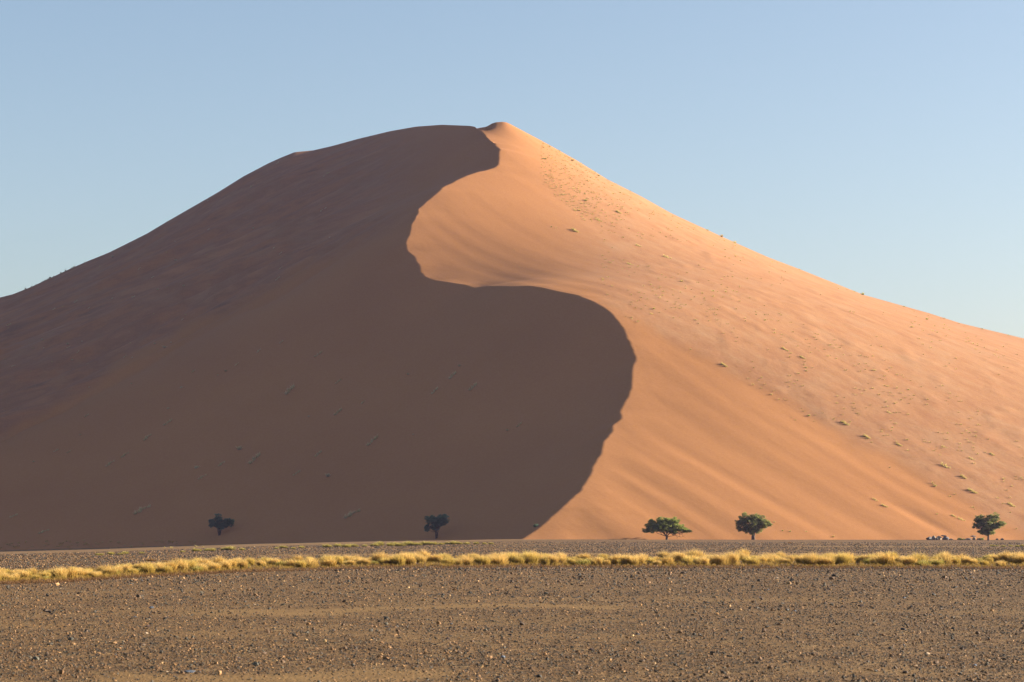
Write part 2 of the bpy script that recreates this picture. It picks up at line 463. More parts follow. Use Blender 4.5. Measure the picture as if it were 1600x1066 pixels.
def stones_mesh(x, Y, size, name):
    n = len(x)
    z = plain_z(x, Y)
    sc = size[:, None] * np.stack([rng.uniform(.35, .75, n), rng.uniform(.35, .6, n), rng.uniform(.2, .5, n)], 1)
    v = ICO_V[None] * (1 + rng.uniform(-.28, .28, (n, 12, 1))) * sc[:, None, :]
    a = rng.uniform(0, 6.283, n); ca, sa = np.cos(a)[:, None], np.sin(a)[:, None]
    vx = v[..., 0] * ca - v[..., 1] * sa; vy = v[..., 0] * sa + v[..., 1] * ca
    tl = rng.uniform(-.4, .4, (n, 1)); vz = v[..., 2] + tl * vx * 0.6
    V = np.stack([vx + x[:, None], vy + Y[:, None], vz + (z + sc[:, 2] * 0.45)[:, None]], -1).reshape(-1, 3)
    Fc = (ICO_F[None] + (np.arange(n) * 12)[:, None, None]).reshape(-1, 3)
    me = np_mesh(name, V, Fc, STONE, False)
    ti = rng.choice(len(STONE_TONES), n, p=TONE_P)
    tc = STONE_TONES[ti] * rng.uniform(.75, 1.3, (n, 1))
    cols = np.concatenate([np.repeat(tc, 12, 0), np.ones((n * 12, 1))], 1)
    face_color(me, cols)
    return me

def scatter(n, py0, py1, half, smed, ssig, keep):
    py = rng.uniform(py0, py1, n); Y = EYE * F / (py - HOR)
    x = rng.uniform(-half, half, n) / F * Y
    k = rng.uniform(0, 1, n) < keep(x, Y)
    x, Y = x[k], Y[k]
    size = smed * np.exp(rng.normal(0, ssig, len(x)))
    return x, Y, np.clip(size, 0.01, 0.15)
kf = lambda x, Y: (1.15 - 0.95 * sandiness(x, Y)) * np.interp(Y, [38, 48, 70, 110], [0.5, 0.6, 0.8, 1.0])
x1, Y1, s1 = scatter(300000, 888, 1085, 1330, 0.0245, 0.47, kf)
s1 = s1 * np.interp(Y1, [40, 60, 110, 170], [0.85, 1.0, 1.7, 2.6])
x2, Y2, s2 = scatter(90000, 846, 892, 1300, 0.15, 0.30, kf)
s2 = s2 * np.interp(Y2, [150, 450], [0.7, 1.5])
gravel = link("gravel", stones_mesh(np.concatenate([x1, x2]), np.concatenate([Y1, Y2]), np.concatenate([s1, s2]), "gravel"))
tag(gravel, "dark and tan gravel strewn over the desert plain", "gravel", kind="stuff")

def stone_proto(seed, tone, flat=0.6):
    import bmesh
    r = random.Random(seed)
    bm = bmesh.new(); bmesh.ops.create_icosphere(bm, subdivisions=2, radius=0.5)
    pl = [(Vector((r.uniform(-1, 1), r.uniform(-1, 1), r.uniform(-.5, 1))).normalized(), r.uniform(.26, .42)) for _ in range(8)]
    for v in bm.verts:
        for nrm, dd in pl:
            k = v.co.dot(nrm) - dd
            if k > 0: v.co -= nrm * k
        v.co.z *= flat
        v.co *= 1 + r.uniform(-.03, .03)
    me = bpy.data.meshes.new("stone"); bm.to_mesh(me); bm.free(); me.materials.append(STONE)
    face_color(me, np.tile(np.array([*tone, 1.0]), (len(me.vertices), 1)))
    return me
KINDS_ST = {"dark": (0.024, 0.022, 0.024), "brown": (0.05, 0.026, 0.020), "pale": (0.34, 0.25, 0.16), "blue": (0.07, 0.085, 0.11), "tan": (0.17, 0.11, 0.07)}
st_mesh = {k: [stone_proto(i * 13 + j, c) for j in range(3)] for i, (k, c) in enumerate(KINDS_ST.items())}
WORD = {"dark": "charcoal black", "brown": "dark reddish brown", "pale": "pale cream", "blue": "bluish grey", "tan": "tan brown"}
traced = [
 (177,930,5,'dark','near the left edge just below the grass band'),(142,944,6,'dark','third from the left edge on the stony plain'),(80,954,9,'dark','long and low, at the far left of the plain'),
 (137,958,6,'dark','wide and flat, left part of the plain'),(234,977,8,'brown','rounded, alone on a sandy patch at left'),(124,967,4,'dark','small and round at left'),(8,986,4,'dark','at the very left edge of the photo'),
 (328,1018,7,'dark','round, lying above the long blue-grey slab'),(301,1044,20,'blue','long flat slab near the bottom left'),(310,1037,6,'dark','pointed, standing right behind the blue-grey slab'),
 (359,953,5,'dark','upright and narrow, left of the middle'),(389,919,6,'dark','close below the grass band left of the middle'),(232,989,7,'pale','under the rounded brown stone at left'),
 (240,947,9,'blue','long and thin, left of the middle'),(77,1024,6,'dark','low at the bottom left'),(209,1020,6,'dark','left of the round black stone near the slab'),(380,985,5,'dark','alone, middle left'),
 (76,1032,6,'pale','pinkish, at the bottom left'),(166,1051,7,'dark','at the very bottom left'),(807,915,7,'dark','below the grass band at the centre'),(722,954,6,'brown','pointed, left of centre'),
 (792,945,5,'dark','just under the centre of the plain'),(797,991,7,'dark','at the centre of the stony plain'),(700,997,8,'brown','wide, left of the centre stone'),(901,1017,8,'dark','the darker of two close together right of centre'),
 (922,1013,10,'brown','longer of two close together right of centre'),(994,990,8,'dark','right of centre, ringed by bare sand'),(786,1024,10,'blue','flat, at the bottom centre'),(621,1037,5,'dark','on the sandy streak at the bottom'),
 (779,1055,8,'dark','at the very bottom centre'),(904,930,5,'dark','left one of a pair below the grass'),(924,928,4,'dark','right one of a pair below the grass'),(605,976,6,'dark','left of centre, half sunk in sand'),
 (720,1019,5,'pale','orange tinted, bottom centre'),(835,944,4,'pale','bright, near the centre'),(1342,942,10,'brown','largest rusty one on the right side'),(1421,943,6,'dark','under a pale chip on the right'),
 (1410,932,6,'blue','on the right, above the black one'),(1408,981,10,'dark','wide black one in the right half'),(1522,924,6,'dark','far right just below the grass band'),(1444,1019,10,'pale','largest pale one at the lower right'),
 (1518,1037,8,'blue','lower right corner, dark on one side'),(1347,1023,6,'dark','left of the large pale stone at lower right'),(1281,976,5,'brown','left one of two small ones right of centre'),
 (1299,979,5,'dark','right one of two small ones right of centre'),(1240,952,6,'blue','right of centre beside bare ground'),(1297,992,5,'pale','small and orange tinted, right half'),(1415,1021,6,'dark','right beside the large pale stone')]
r_ = random.Random(5)
def put_stone(px, py, szpx, kind, label, group=None):
    Y = EYE * F / (py - HOR); x = (px - 800) / F * Y
    size = szpx / F * Y
    o = link("stone", st_mesh[kind][r_.randrange(3)])
    o.scale = (size * 1.15, size * r_.uniform(.7, .95), size * r_.uniform(.62, .9) * (0.45 if szpx > 12 else 1))
    o.rotation_euler = (r_.uniform(-.15, .15), r_.uniform(-.15, .15), r_.uniform(-.5, .5))
    o.location = (x, Y, float(plain_z(x, Y)) + size * 0.10)
    tag(o, label, "stone", group)
    return o
for px, py, sz, k, where in traced:
    put_stone(px, py + sz * 0.3, sz, k, WORD[k] + " stone " + where, "stones on the gravel plain")
for i in range(300 - len(traced)):
    py = r_.uniform(900, 1066); px = r_.uniform(-5, 1605)
    k = r_.choices(list(KINDS_ST), [5, 3, 1.2, 1.5, 2])[0]
    put_stone(px, py, r_.uniform(3.2, 5.5), k, "small " + WORD[k] + " stone scattered among the gravel in the foreground", "small " + WORD[k] + " stones on the gravel plain")

# ------------------------------------------------------------------ grasses
def grass_mat(name, stops, trans=0.35, tint=(1, 1, 1)):
    m = NT(name, 0.8, 0.15)
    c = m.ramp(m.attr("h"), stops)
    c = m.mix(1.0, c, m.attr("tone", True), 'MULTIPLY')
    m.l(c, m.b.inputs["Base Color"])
    tr = m.n("ShaderNodeBsdfTranslucent"); m.l(c, tr.inputs["Color"])
    mx = m.n("ShaderNodeMixShader"); mx.inputs[0].default_value = trans
    out = m.t.nodes["Material Output"]
    m.l(m.b.outputs[0], mx.inputs[1]); m.l(tr.outputs[0], mx.inputs[2]); m.l(mx.outputs[0], out.inputs["Surface"])
    return m.m
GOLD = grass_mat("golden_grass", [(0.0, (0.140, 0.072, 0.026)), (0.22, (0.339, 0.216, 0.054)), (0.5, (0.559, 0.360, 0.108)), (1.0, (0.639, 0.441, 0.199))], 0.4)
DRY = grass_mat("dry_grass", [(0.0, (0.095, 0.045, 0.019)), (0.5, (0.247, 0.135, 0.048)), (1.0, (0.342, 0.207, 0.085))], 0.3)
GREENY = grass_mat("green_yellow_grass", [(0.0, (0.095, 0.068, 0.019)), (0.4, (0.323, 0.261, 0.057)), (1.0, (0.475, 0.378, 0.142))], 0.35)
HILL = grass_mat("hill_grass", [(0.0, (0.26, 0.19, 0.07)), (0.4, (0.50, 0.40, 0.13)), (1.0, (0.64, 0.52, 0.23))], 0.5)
HILL_SHADE = grass_mat("hill_grass_shaded", [(0.0, (0.318, 0.255, 0.142)), (0.5, (0.487, 0.420, 0.240)), (1.0, (0.636, 0.547, 0.337))], 0.5)  # shade-side copy of the hill grass, greyed and lifted so tufts show

def blades(rg, n, cx, cy, cz, height, spread, width, base_r, lean=(0, 0), plume=0.0):
    """arrays of bent tapering blades; cx.. may be arrays per blade. returns verts, tris, h, tone"""
    a = rg.uniform(0, 6.283, n); q = np.sqrt(rg.uniform(0, 1, n))
    bx = cx + np.cos(a) * q * base_r; by = cy + np.sin(a) * q * base_r
    a2 = a + rg.normal(0, .5, n)
    hh = height * rg.uniform(.42, 1.0, n) * (1 - 0.30 * q)
    out = spread * q * rg.uniform(.5, 1.3, n) * hh
    dx = np.cos(a2) * out + lean[0] * hh; dy = np.sin(a2) * out + lean[1] * hh
    wa = rg.uniform(0, 6.283, n); wx, wy = np.cos(wa) * width, np.sin(wa) * width
    V = np.empty((n, 5, 3)); hv = np.array([0, 0, .55, .55, 1.0])
    lv = [(0, .0, 0, .5), (0, .0, 0, -.5), (.35, .0, .6, .42 + plume), (.35, .0, .6, -.42 - plume), (1.0, 0, 1.0, 0)]
    for i, (f, _, g, w) in enumerate(lv):
        V[:, i, 0] = bx + dx * f + wx * w; V[:, i, 1] = by + dy * f + wy * w; V[:, i, 2] = cz + hh * g
    T = np.array([(0, 1, 3), (0, 3, 2), (2, 3, 4)])
    Tt = (T[None] + (np.arange(n) * 5)[:, None, None]).reshape(-1, 3)
    hcol = (hv[None] * (hh / np.max(height))[:, None]).reshape(-1)
    tn = np.clip(rg.normal(1, .16, (n, 1)), .5, 1.5) * np.array([[1.0, 1.0, 1.0]])
    tn = np.repeat(tn, 5, 0)
    return V.reshape(-1, 3), Tt, hcol, tn

def grass_mesh(name, parts, mat, tint=(1, 1, 1)):
    vs, fs, hs, ts, off = [], [], [], [], 0
    for V, T, h, t in parts:
        vs.append(V); fs.append(T + off); hs.append(h); ts.append(t); off += len(V)
    me = np_mesh(name, np.concatenate(vs), np.concatenate(fs), mat, False)
    point_attr(me, "h", np.clip(np.concatenate(hs), 0, 1))
    t = np.concatenate(ts) * np.array(tint)
    face_color(me, np.concatenate([t, np.ones((len(t), 1))], 1))
    return me

KT = "thing"
def tussock_mesh(seed, mat, n=950, h=1.0, r=0.30, w=0.013, spread=0.85, tint=(1, 1, 1), lobes=4):
    rg = np.random.default_rng(seed)
    parts = []
    for k in range(lobes):
        ox, oy = rg.normal(0, r * .9, 2) if k else (0, 0)
        parts.append(blades(rg, n // lobes, ox, oy, -0.03, h * rg.uniform(.7, 1.0), spread, w, r, (-0.12, 0.03), 0.5))
    parts.append(blades(rg, n // 4, 0, 0, -0.03, h * 0.45, 1.3, w * 1.2, r * 1.5))
    return grass_mesh("grass_tussock", parts, mat, tint)
gold_mesh = [tussock_mesh(100 + i, GOLD, tint=tt) for i, tt in enumerate([(1, 1.02, 1), (1.03, 1.02, .9), (.95, 1.02, .85), (1.06, 1.08, 1.1), (.9, .95, .75), (1.0, 1.0, .95)])]
greeny_mesh = [tussock_mesh(120 + i, GREENY, 420, .8, .35, .022, 1.0) for i in range(3)]
dry_mesh = [tussock_mesh(130 + i, DRY, 420, .8, .35, .02, 1.0) for i in range(2)]

BAND_B = [(-700,958),(-120,920),(0,911),(100,909),(200,902),(300,897),(400,892),(500,890),(600,887),(800,886),(1000,886.5),(1300,887),(1600,888),(1720,889),(2400,893)]
BX = np.array([a for a, b in BAND_B], float); BY = np.array([b for a, b in BAND_B], float)
def px_ground(px, py):
    Y = EYE * F / (py - HOR)
    for _ in range(4):
        Y = (EYE - float(plain_z((px - 800) / F * Y, Y))) * F / (py - HOR)
    x = (px - 800) / F * Y
    return x, Y, float(plain_z(x, Y))
r_ = random.Random(11)
cuts = [0, 200, 420, 640, 800, 1000, 1200, 1400, 1600]
names = ["leftmost stretch", "stretch below the left shaded tree", "stretch left of the centre", "stretch below the shaded flat-topped tree", "stretch under the foot of the crest line",
         "stretch below the wide spreading tree", "stretch right of the thick-trunked tree", "rightmost stretch"]
band = []
n_band = 285
for i in range(n_band):
    px = -12 + 1624 * (i + r_.uniform(-.5, .5)) / n_band
    dens = 0.5 + 0.5 * float(vnoise(px / 45.0, 3.3, 5))
    row = r_.random()
    yb = float(np.interp(px, BX, BY)) - 3.0 - 9.0 * row ** 1.3
    if 380 < px < 520 and r_.random() < .3: continue
    x, Y, z = px_ground(px, yb)
    hpx = (12.5 + 2.5 * float(vnoise(px / 30.0, 9.1, 8)) + r_.uniform(-3, 3.5))
    hpx *= 1.0 - 0.25 * row
    s = max(0.30, hpx * 1.7 / F * Y)
    reg = sum(px >= c for c in cuts[1:-1])
    kind = r_.choices(['g', 'y', 'd'], [12, 1.6, .2])[0]
    if row > .75: kind = r_.choices(['g', 'y', 'd'], [7, 1.2, .8])[0]
    me = {'g': gold_mesh, 'y': greeny_mesh, 'd': dry_mesh}[kind]
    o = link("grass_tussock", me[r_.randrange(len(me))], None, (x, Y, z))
    if kind != 'g': s *= .85
    o.scale = (s * r_.uniform(.6, .95), s * r_.uniform(.6, .95), s * r_.uniform(.8, 1.2)); o.rotation_euler = (0, 0, r_.uniform(-.6, .6))
    w_ = {'g': "feathery golden", 'y': "greenish yellow", 'd': "brown dried-out"}[kind]
    tag(o, w_ + " grass tussock in the band, " + names[reg], "grass tussock", w_ + " tussocks, " + names[reg] + " of the grass band")
# the low dry growth along the near side of the band, beyond counting
rg = np.random.default_rng(21)
def low_growth(name, n, fpx, fpy, hmin, hmax, mat, w, per=9, tint=(1, 1, 1)):
    px = fpx(n); py = fpy(px, n)
    Y = EYE * F / (py - HOR)
    for _ in range(3): Y = (EYE - plain_z((px - 800) / F * Y, Y)) * F / (py - HOR)
    x = (px - 800) / F * Y; z = plain_z(x, Y)
    hh = np.repeat(rg.uniform(hmin, hmax, n) * np.where((px < -20) | (px > 1620), 1.9, 1.0), per)
    part = blades(rg, n * per, np.repeat(x, per), np.repeat(Y, per), np.repeat(z, per) - .01, hh, 1.0, w, 0.10)
    return link(name, grass_mesh(name, [part], mat, tint))
ux = lambda n: rg.uniform(-500, 2100, n)
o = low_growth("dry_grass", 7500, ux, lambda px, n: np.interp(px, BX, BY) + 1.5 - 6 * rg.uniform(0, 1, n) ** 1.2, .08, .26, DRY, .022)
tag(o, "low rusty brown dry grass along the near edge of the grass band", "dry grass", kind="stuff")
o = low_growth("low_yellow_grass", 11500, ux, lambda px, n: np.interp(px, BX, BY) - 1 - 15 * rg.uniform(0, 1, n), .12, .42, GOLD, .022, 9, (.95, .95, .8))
tag(o, "short golden grass filling the gaps between the tussocks", "short grass", kind="stuff")

mid = [(154,867,4),(162,867,4),(176,866,6),(189,866,4),(197,865,6),(222,864,4),(286,862,4),(306,861,7),(326,860,6),(334,860,6),(350,859,5),(359,859,8),(381,859,5),
 (433,857,4),(445,856,6),(460,857,4),(473,856,5),(513,855,7),(527,854,7),(540,855,7),(547,854,6),(556,854,6),(570,854,5),(584,853,6),(593,852,9),(612,853,8),(618,852,7),(626,853,7),(637,852,9),(643,852,8),
 (656,852,6),(664,851,8),(672,851,7),(680,851,6),(690,851,5),(700,850,5),(708,850,7),(718,850,5),(731,850,5),(744,850,5),(756,850,4),(768,850,4),(1548,853,5),(1556,853,4),(1564,854,5),(1575,853,5),(1586,854,5),(1594,853,6)]
for px, py, hp in mid:
    x, Y, z = px_ground(px, py + .5)
    me = r_.choice(greeny_mesh)
    o = link("grass_clump", me, None, (x, Y, z)); s = hp / F * Y * 1.5
    s *= .7 if px > 1500 else 1
    o.scale = (s * r_.uniform(.8, 1.2), s * 1.1, s); o.rotation_euler = (0, 0, r_.uniform(0, 6))
    reg = "at the left" if px < 420 else ("left of the centre" if px < 900 else "at the far right")
    tag(o, "small greenish grass clump in the thin row behind the band " + reg, "grass clump", "grass clumps behind the band, " + reg)
for px, py, hp, lb in [(236,877,9,"brown clump behind the left part of the grass band, leftmost of four"),(260,878,6,"low brown clump behind the left part of the grass band"),
                       (276,876,8,"brown clump with pale tips behind the left part of the grass band"),(308,876,9,"brown clump behind the band, nearest the centre of four"),
                       (1232,849,4,"lone rusty grass clump on gravel right of the thick-trunked tree")]:
    x, Y, z = px_ground(px, py)
    o = link("grass_clump", dry_mesh[0], None, (x, Y, z)); s = hp / F * Y * 1.1
    o.scale = (s * 1.4, s * 1.2, s); tag(o, lb, "grass clump", "brown grass clumps")

# ------------------------------------------------------------------ tufts on the dune
def hill_tuft_mesh(seed, mat, long=0.0, n=150, tint=(1, 1, 1)):
    rg = np.random.default_rng(seed); parts = []
    k = 1 + int(long * 5)
    for i in range(k):
        u = 0 if k == 1 else (i / (k - 1) - .5) * long * 3.0
        parts.append(blades(rg, n // max(1, k - k // 2), u + rg.normal(0, .22), rg.normal(0, .28), -.15, rg.uniform(.45, 1.15), .9, .06, rg.uniform(.2, .45)))
    return grass_mesh("dune_grass", parts, mat, tint)
hill_round = [hill_tuft_mesh(200 + i, HILL, 0, 90, t) for i, t in enumerate([(1, 1, 1), (.8, .9, .7), (1.1, 1, .95), (.6, .75, .5)])]
hill_long = [hill_tuft_mesh(220 + i, HILL, 1.0, 150, t) for i, t in enumerate([(1, 1, 1), (.85, .85, .75)])]
shade_round = [hill_tuft_mesh(240 + i, HILL_SHADE, 0, 80) for i in range(3)]
shade_long = [hill_tuft_mesh(260 + i, HILL_SHADE, 1.0, 150, (1.15, 1.15, 1.1)) for i in range(2)]
def put_tuft(px, py, wpx, meshes, label, group, hk=0.85, ang=None, name="dune_grass"):
    p = cast(px, py, 600.0)
    if p is None: return None
    s = wpx / F * p[1]
    o = link(name, r_.choice(meshes), None, p)
    k = 1.0 / 4.2 if meshes in (hill_long, shade_long) else 1.0 / 1.5
    o.scale = (s * k * r_.uniform(.85, 1.1), s * k * r_.uniform(.85, 1.1), s * k * hk * r_.uniform(.8, 1.2) * (1.7 if k < .3 else 1.2))
    a = ang if ang is not None else r_.uniform(0, 6.28)
    pitch = 0.0
    if k < .3:      # long clumps follow the fall of the slope
        q = surf_z(np.array([p[0] - 2 * math.cos(a), p[0] + 2 * math.cos(a)]), np.array([p[1] - 2 * math.sin(a), p[1] + 2 * math.sin(a)]))
        pitch = -math.atan(float(q[1] - q[0]) / 4.0)
    o.rotation_euler = (0, pitch, a)
    tag(o, label, "grass tuft", group)
    return o
RDIR, LDIR = math.radians(-50), math.radians(48)
lit_long = [(936,346,16,"below the bushy top of the sunlit slope, beside a green tuft"),(898,361,20,"pale, on smooth sand right of the upper lit bowl"),(966,333,16,"pale, above the middle of the upper sunlit slope"),
 (998,385,14,"dark-sided, upper sunlit slope"),(1043,403,18,"on the upper middle of the sunlit slope"),(985,414,14,"low on the upper sunlit slope"),(1131,572,16,"on the fold where the smooth lobe meets the old slope"),
 (1225,547,12,"upper of two in the middle of the right slope"),(1254,560,14,"lower of two in the middle of the right slope"),(1320,664,22,"dark, just above the fold on the right"),
 (1354,684,20,"with a dark side and tail, right part of the fold"),(1405,697,16,"right slope, next to two small tufts"),(1390,646,12,"short dark bar on the right slope"),
 (1478,730,20,"upper one of a broken row toward the lower right"),(1505,748,18,"middle one of a broken row at the lower right"),(1519,770,26,"long dark ledge above the rightmost tree"),
 (1476,700,12,"small dark ledge at right"),(1519,718,14,"pale, near the right edge"),(1550,712,14,"dark-sided, close to the right edge"),(1580,791,20,"dark bar at right above the rightmost tree"),
 (1368,782,14,"pale, upper of two low on the lobe"),(1382,793,14,"dark, lower of two low on the lobe"),(1490,808,12,"right-hand one of two left of the rightmost tree"),(1503,814,16,"thin one trailing down to the rightmost tree")]
for px, py, w, lb in lit_long:
    put_tuft(px, py, w, hill_long, "elongated grass tuft " + lb, "elongated tufts on the sunlit slope", ang=RDIR + r_.uniform(-.2, .2))
lit_round = [(1210,817,10,"pale tuft touching the crown of the thick-trunked tree"),(1222,831,9,"pale tuft on the sand right of the thick-trunked tree"),(1234,832,6,"tiny tuft beside a pale one at the dune foot"),
 (1260,833,11,"bushy pale tuft at the dune foot left of the low rocks"),(1301,840,8,"pale tuft at the dune foot nearest the low rocks"),(1255,842,4,"tiny dark tuft at the gravel edge"),(1354,842,3,"speck of dry grass at the gravel edge"),
 (1464,804,10,"round pale tuft left of the rightmost tree"),(1578,801,7,"small green tuft at the far right foot"),(1237,654,6,"green tuft alone on the smooth lobe"),(1244,658,5,"pale tuft right below a green one on the lobe"),
 (1225,625,6,"pale tuft on the edge of the lobe"),(1390,731,6,"lone tuft on the smooth lower lobe"),(861,355,5,"left one of two on smooth sand"),(869,357,5,"right one of two on smooth sand"),(803,392,4,"lone dot of grass in the lit bowl"),
 (811,417,4,"lowest dot of grass in the lit bowl"),(823,214,4,"dark dot near the summit"),(869,267,6,"dark green tuft at the left end of the bushy patch"),(850,248,5,"pale tuft near the top of the sunlit slope"),
 (909,329,6,"dark tuft on smooth sand below the bushy patch"),(924,346,6,"green tuft left of the long dark-sided one"),(904,296,6,"dark green tuft below the bushy patch"),(1232,549,8,"bushy tuft by the upper ledge of the middle slope")]
for px, py, w, lb in lit_round:
    put_tuft(px, py, w * .8, hill_round, lb if "tuft" in lb or "grass" in lb else "grass tuft, " + lb, "round tufts on the sunlit sand")
# generic tufts scattered over the old slope
FX, FY = FOLD[:, 0], FOLD[:, 1]
SKR = np.array(sky_right, float)
def rand_lit():
    while True:
        px = r_.uniform(845, 1600); top = float(np.interp(px, SKR[:, 0], SKR[:, 1])); bot = float(np.interp(px, FX, FY))
        if px < 940: bot = 290 + (px - 845) * .9
        py = r_.uniform(top + 1, min(bot - 4, 835))
        d = (py - top) / max(bot - top, 1)
        k = 0.35 + 0.65 * float(vnoise(px / 38.0, py / 26.0, 71))
        if px < 1040 and py < 345: k += 1.0
        elif r_.random() < .35: continue
        if px > 1400 and d < .14: k += .5
        if 1100 < px and .12 < d < .36: k -= .45
        if .8 < d: k -= .25
        if r_.random() < k: return px, py
regs = lambda px, py: ("the bushy patch near the summit" if px < 1040 and py < 350 else ("the far right of the upper skyline slope" if px > 1400 and py < 600 else
        ("the upper sunlit slope" if py < 480 else ("the middle of the sunlit slope" if py < 640 else "the lower right slope"))))
for i in range(125):
    px, py = rand_lit()
    put_tuft(px, py, r_.choice([4, 4.5, 5.5, 6.5, 8]), hill_round, "small dry tuft dotted over " + regs(px, py), "tufts on " + regs(px, py))
# skyline bushes
for px, py, w in [(875,240,6),(893,250,5),(909,254,5),(962,286,5),(984,298,5),(1030,325,5),(1105,357,9),(1126,367,7),(1150,380,10),(1192,399,6),(1250,421,6),(1335,455,8),(1347,459,10),(1412,478,9),(1300,441,5),(1535,512,5),(1576,523,7),(1474,497,4)]:
    yy = float(np.interp(px, SKR[:, 0], SKR[:, 1])) + .8
    put_tuft(px, yy, w * 1.0, hill_round, "low bush breaking the right-hand skyline of the dune", "bushes along the right skyline", .9)
SKL = np.array(sky_left[::-1], float)
for px, w in [(10,5),(28,5),(42,6),(50,6),(57,7),(66,6),(71,8),(74,8),(79,7),(83,5),(96,7),(104,6),(110,9),(118,6),(124,5),(133,7),(158,5),(167,5),(178,4),(246,5),(262,4),(298,3)]:
    yy = float(np.interp(px, SKL[:, 0], SKL[:, 1])) + .8
    put_tuft(px, yy, w * 1.0, shade_round, "low dark bush on the shaded left-hand skyline of the dune", "bushes along the left skyline", 1.1)
# shaded flank
sh = [(283,606,10,'r'),(263,662,15,'l'),(230,685,16,'l'),(195,713,14,'l'),(172,727,16,'l'),(454,612,22,'l'),(371,703,16,'r'),(306,732,14,'r'),(346,727,14,'l'),(399,719,24,'l'),(316,748,14,'l'),(529,645,16,'l'),(529,598,12,'l'),
 (567,631,10,'l'),(464,740,12,'l'),(498,712,14,'l'),(511,745,12,'r'),(583,692,22,'l'),(645,680,5,'r'),(740,608,18,'l'),(708,590,18,'l'),(680,612,14,'l'),(717,572,8,'r'),(812,666,12,'l'),(795,673,6,'r'),(550,806,28,'l'),
 (222,800,26,'l'),(68,832,16,'l'),(22,808,12,'l'),(136,650,8,'l'),(125,680,8,'r'),(88,706,8,'l'),(108,707,8,'l'),(52,723,8,'r'),(498,555,16,'l'),(440,536,8,'l'),(404,549,10,'l'),(370,570,8,'l'),(355,580,6,'r'),(340,588,5,'r'),(302,582,8,'l'),(482,651,5,'r'),(262,640,8,'r'),(640,585,6,'r'),(205,600,5,'r')]
for i, (px, py, w, k) in enumerate(sh):
    big = "long" if k == 'l' else "round"
    where = ("upper" if py < 640 else ("middle" if py < 760 else "lowest")) + " part of the shaded slip face, " + ("left" if px < 350 else ("centre" if px < 600 else "right"))
    put_tuft(px, py, w * 1.1, shade_long if k == 'l' else shade_round, big + " grey-green grass tuft on the " + where, big + " tufts, " + where, .85, LDIR + r_.uniform(-.25, .25))
for i in range(42):
    while True:
        px = r_.uniform(0, 520); py = r_.uniform(250, 640)
        top = float(np.interp(px, SKL[:, 0], SKL[:, 1])); low = 690 - px * .56
        if top + 4 < py < low and r_.random() < .3 + .7 * float(vnoise(px / 40, py / 18, 73)) + .2 * (px < 250): break
    put_tuft(px, py, r_.uniform(4, 9), shade_long if r_.random() < .5 else shade_round, "faint olive tuft on the ribbed upper slope in shade", "tufts on the ribbed shaded slope", .8, LDIR + r_.uniform(-.3, .3))
# countless specks of dry grass beyond the individual tufts
pts = []
for i in range(950):
    px, py = rand_lit(); p = cast(px, py, 640)
    if p: pts.append(p)
for i in range(110):
    px = r_.uniform(-20, 330); top = float(np.interp(px, SKL[:, 0], SKL[:, 1])); py = r_.uniform(846, 857) if i < 80 else r_.uniform(top + 5, 640 - px * .5)
    p = cast(px, py, 640)
    if p: pts.append(p)
pts = np.array(pts); per = 14
o = link("sparse_grass", grass_mesh("sparse_grass", [blades(rg, len(pts) * per, np.repeat(pts[:, 0], per), np.repeat(pts[:, 1], per), np.repeat(pts[:, 2], per) - .05, np.repeat(rg.uniform(.4, 1.0, len(pts)), per), 1.0, .11, .42)], HILL, (.9, .85, .8)))
tag(o, "fine dry grass specks sprinkled over the dune slopes", "sparse grass", kind="stuff")

# ------------------------------------------------------------------ trees
def leaf_mat(name, dark, light, trans=0.25):
    m = NT(name, 0.6, 0.3)
    c = m.ramp(m.attr("h"), [(0, dark), (1, light)])
    m.l(c, m.b.inputs["Base Color"])
    tr = m.n("ShaderNodeBsdfTranslucent"); m.l(c, tr.inputs["Color"])
    mx = m.n("ShaderNodeMixShader"); mx.inputs[0].default_value = trans
    m.l(m.b.outputs[0], mx.inputs[1]); m.l(tr.outputs[0], mx.inputs[2]); m.l(mx.outputs[0], m.t.nodes["Material Output"].inputs["Surface"])
    return m.m
LEAF_G = leaf_mat("leaf_green", (0.085, 0.115, 0.02), (0.34, 0.36, 0.065), .45)
LEAF_B = leaf_mat("leaf_dull", (0.09, 0.105, 0.028), (0.31, 0.31, 0.085), .45)
LEAF_SHADE = leaf_mat("leaf_shaded", (0.07, 0.12, 0.065), (0.16, 0.22, 0.12), .35)  # shaded copy of the leaf greens, darker and bluer, for plants in shade
m = NT("bark", 0.9, 0.1)
m.l(m.ramp(m.noise(m.coord(), 6.0, 5, .7), [(.3, (0.045, 0.03, 0.022)), (.7, (0.13, 0.09, 0.065))]), m.b.inputs["Base Color"])
m.l(m.bump(m.noise(m.coord((1, 1, .3)), 14.0, 4), .05), m.b.inputs["Normal"])
BARK = m.m

def tube(pts, rad, sides=7):
    pts = [Vector(p) for p in pts]; vs, fs = [], []
    for i, p in enumerate(pts):
        d = (pts[min(i + 1, len(pts) - 1)] - pts[max(i - 1, 0)]).normalized()
        a = d.orthogonal().normalized(); b = d.cross(a)
        for k in range(sides):
            t = 2 * math.pi * k / sides
            vs.append(p + (a * math.cos(t) + b * math.sin(t)) * rad[i])
    for i in range(len(pts) - 1):
        for k in range(sides):
            k2 = (k + 1) % sides
            fs.append((i * sides + k, i * sides + k2, (i + 1) * sides + k2, (i + 1) * sides + k))
    return vs, fs

def limb_pts(a, b, r, n=5, wob=.12):
    a, b = Vector(a), Vector(b); L = (b - a).length; out = []
    for i in range(n + 1):
        t = i / n; p = a.lerp(b, t)
        p.z += math.sin(t * math.pi) * L * .06
        if 0 < i < n: p += Vector((r.uniform(-1, 1), r.uniform(-1, 1), r.uniform(-1, 1))) * L * wob * .5
        out.append(p)
    return out

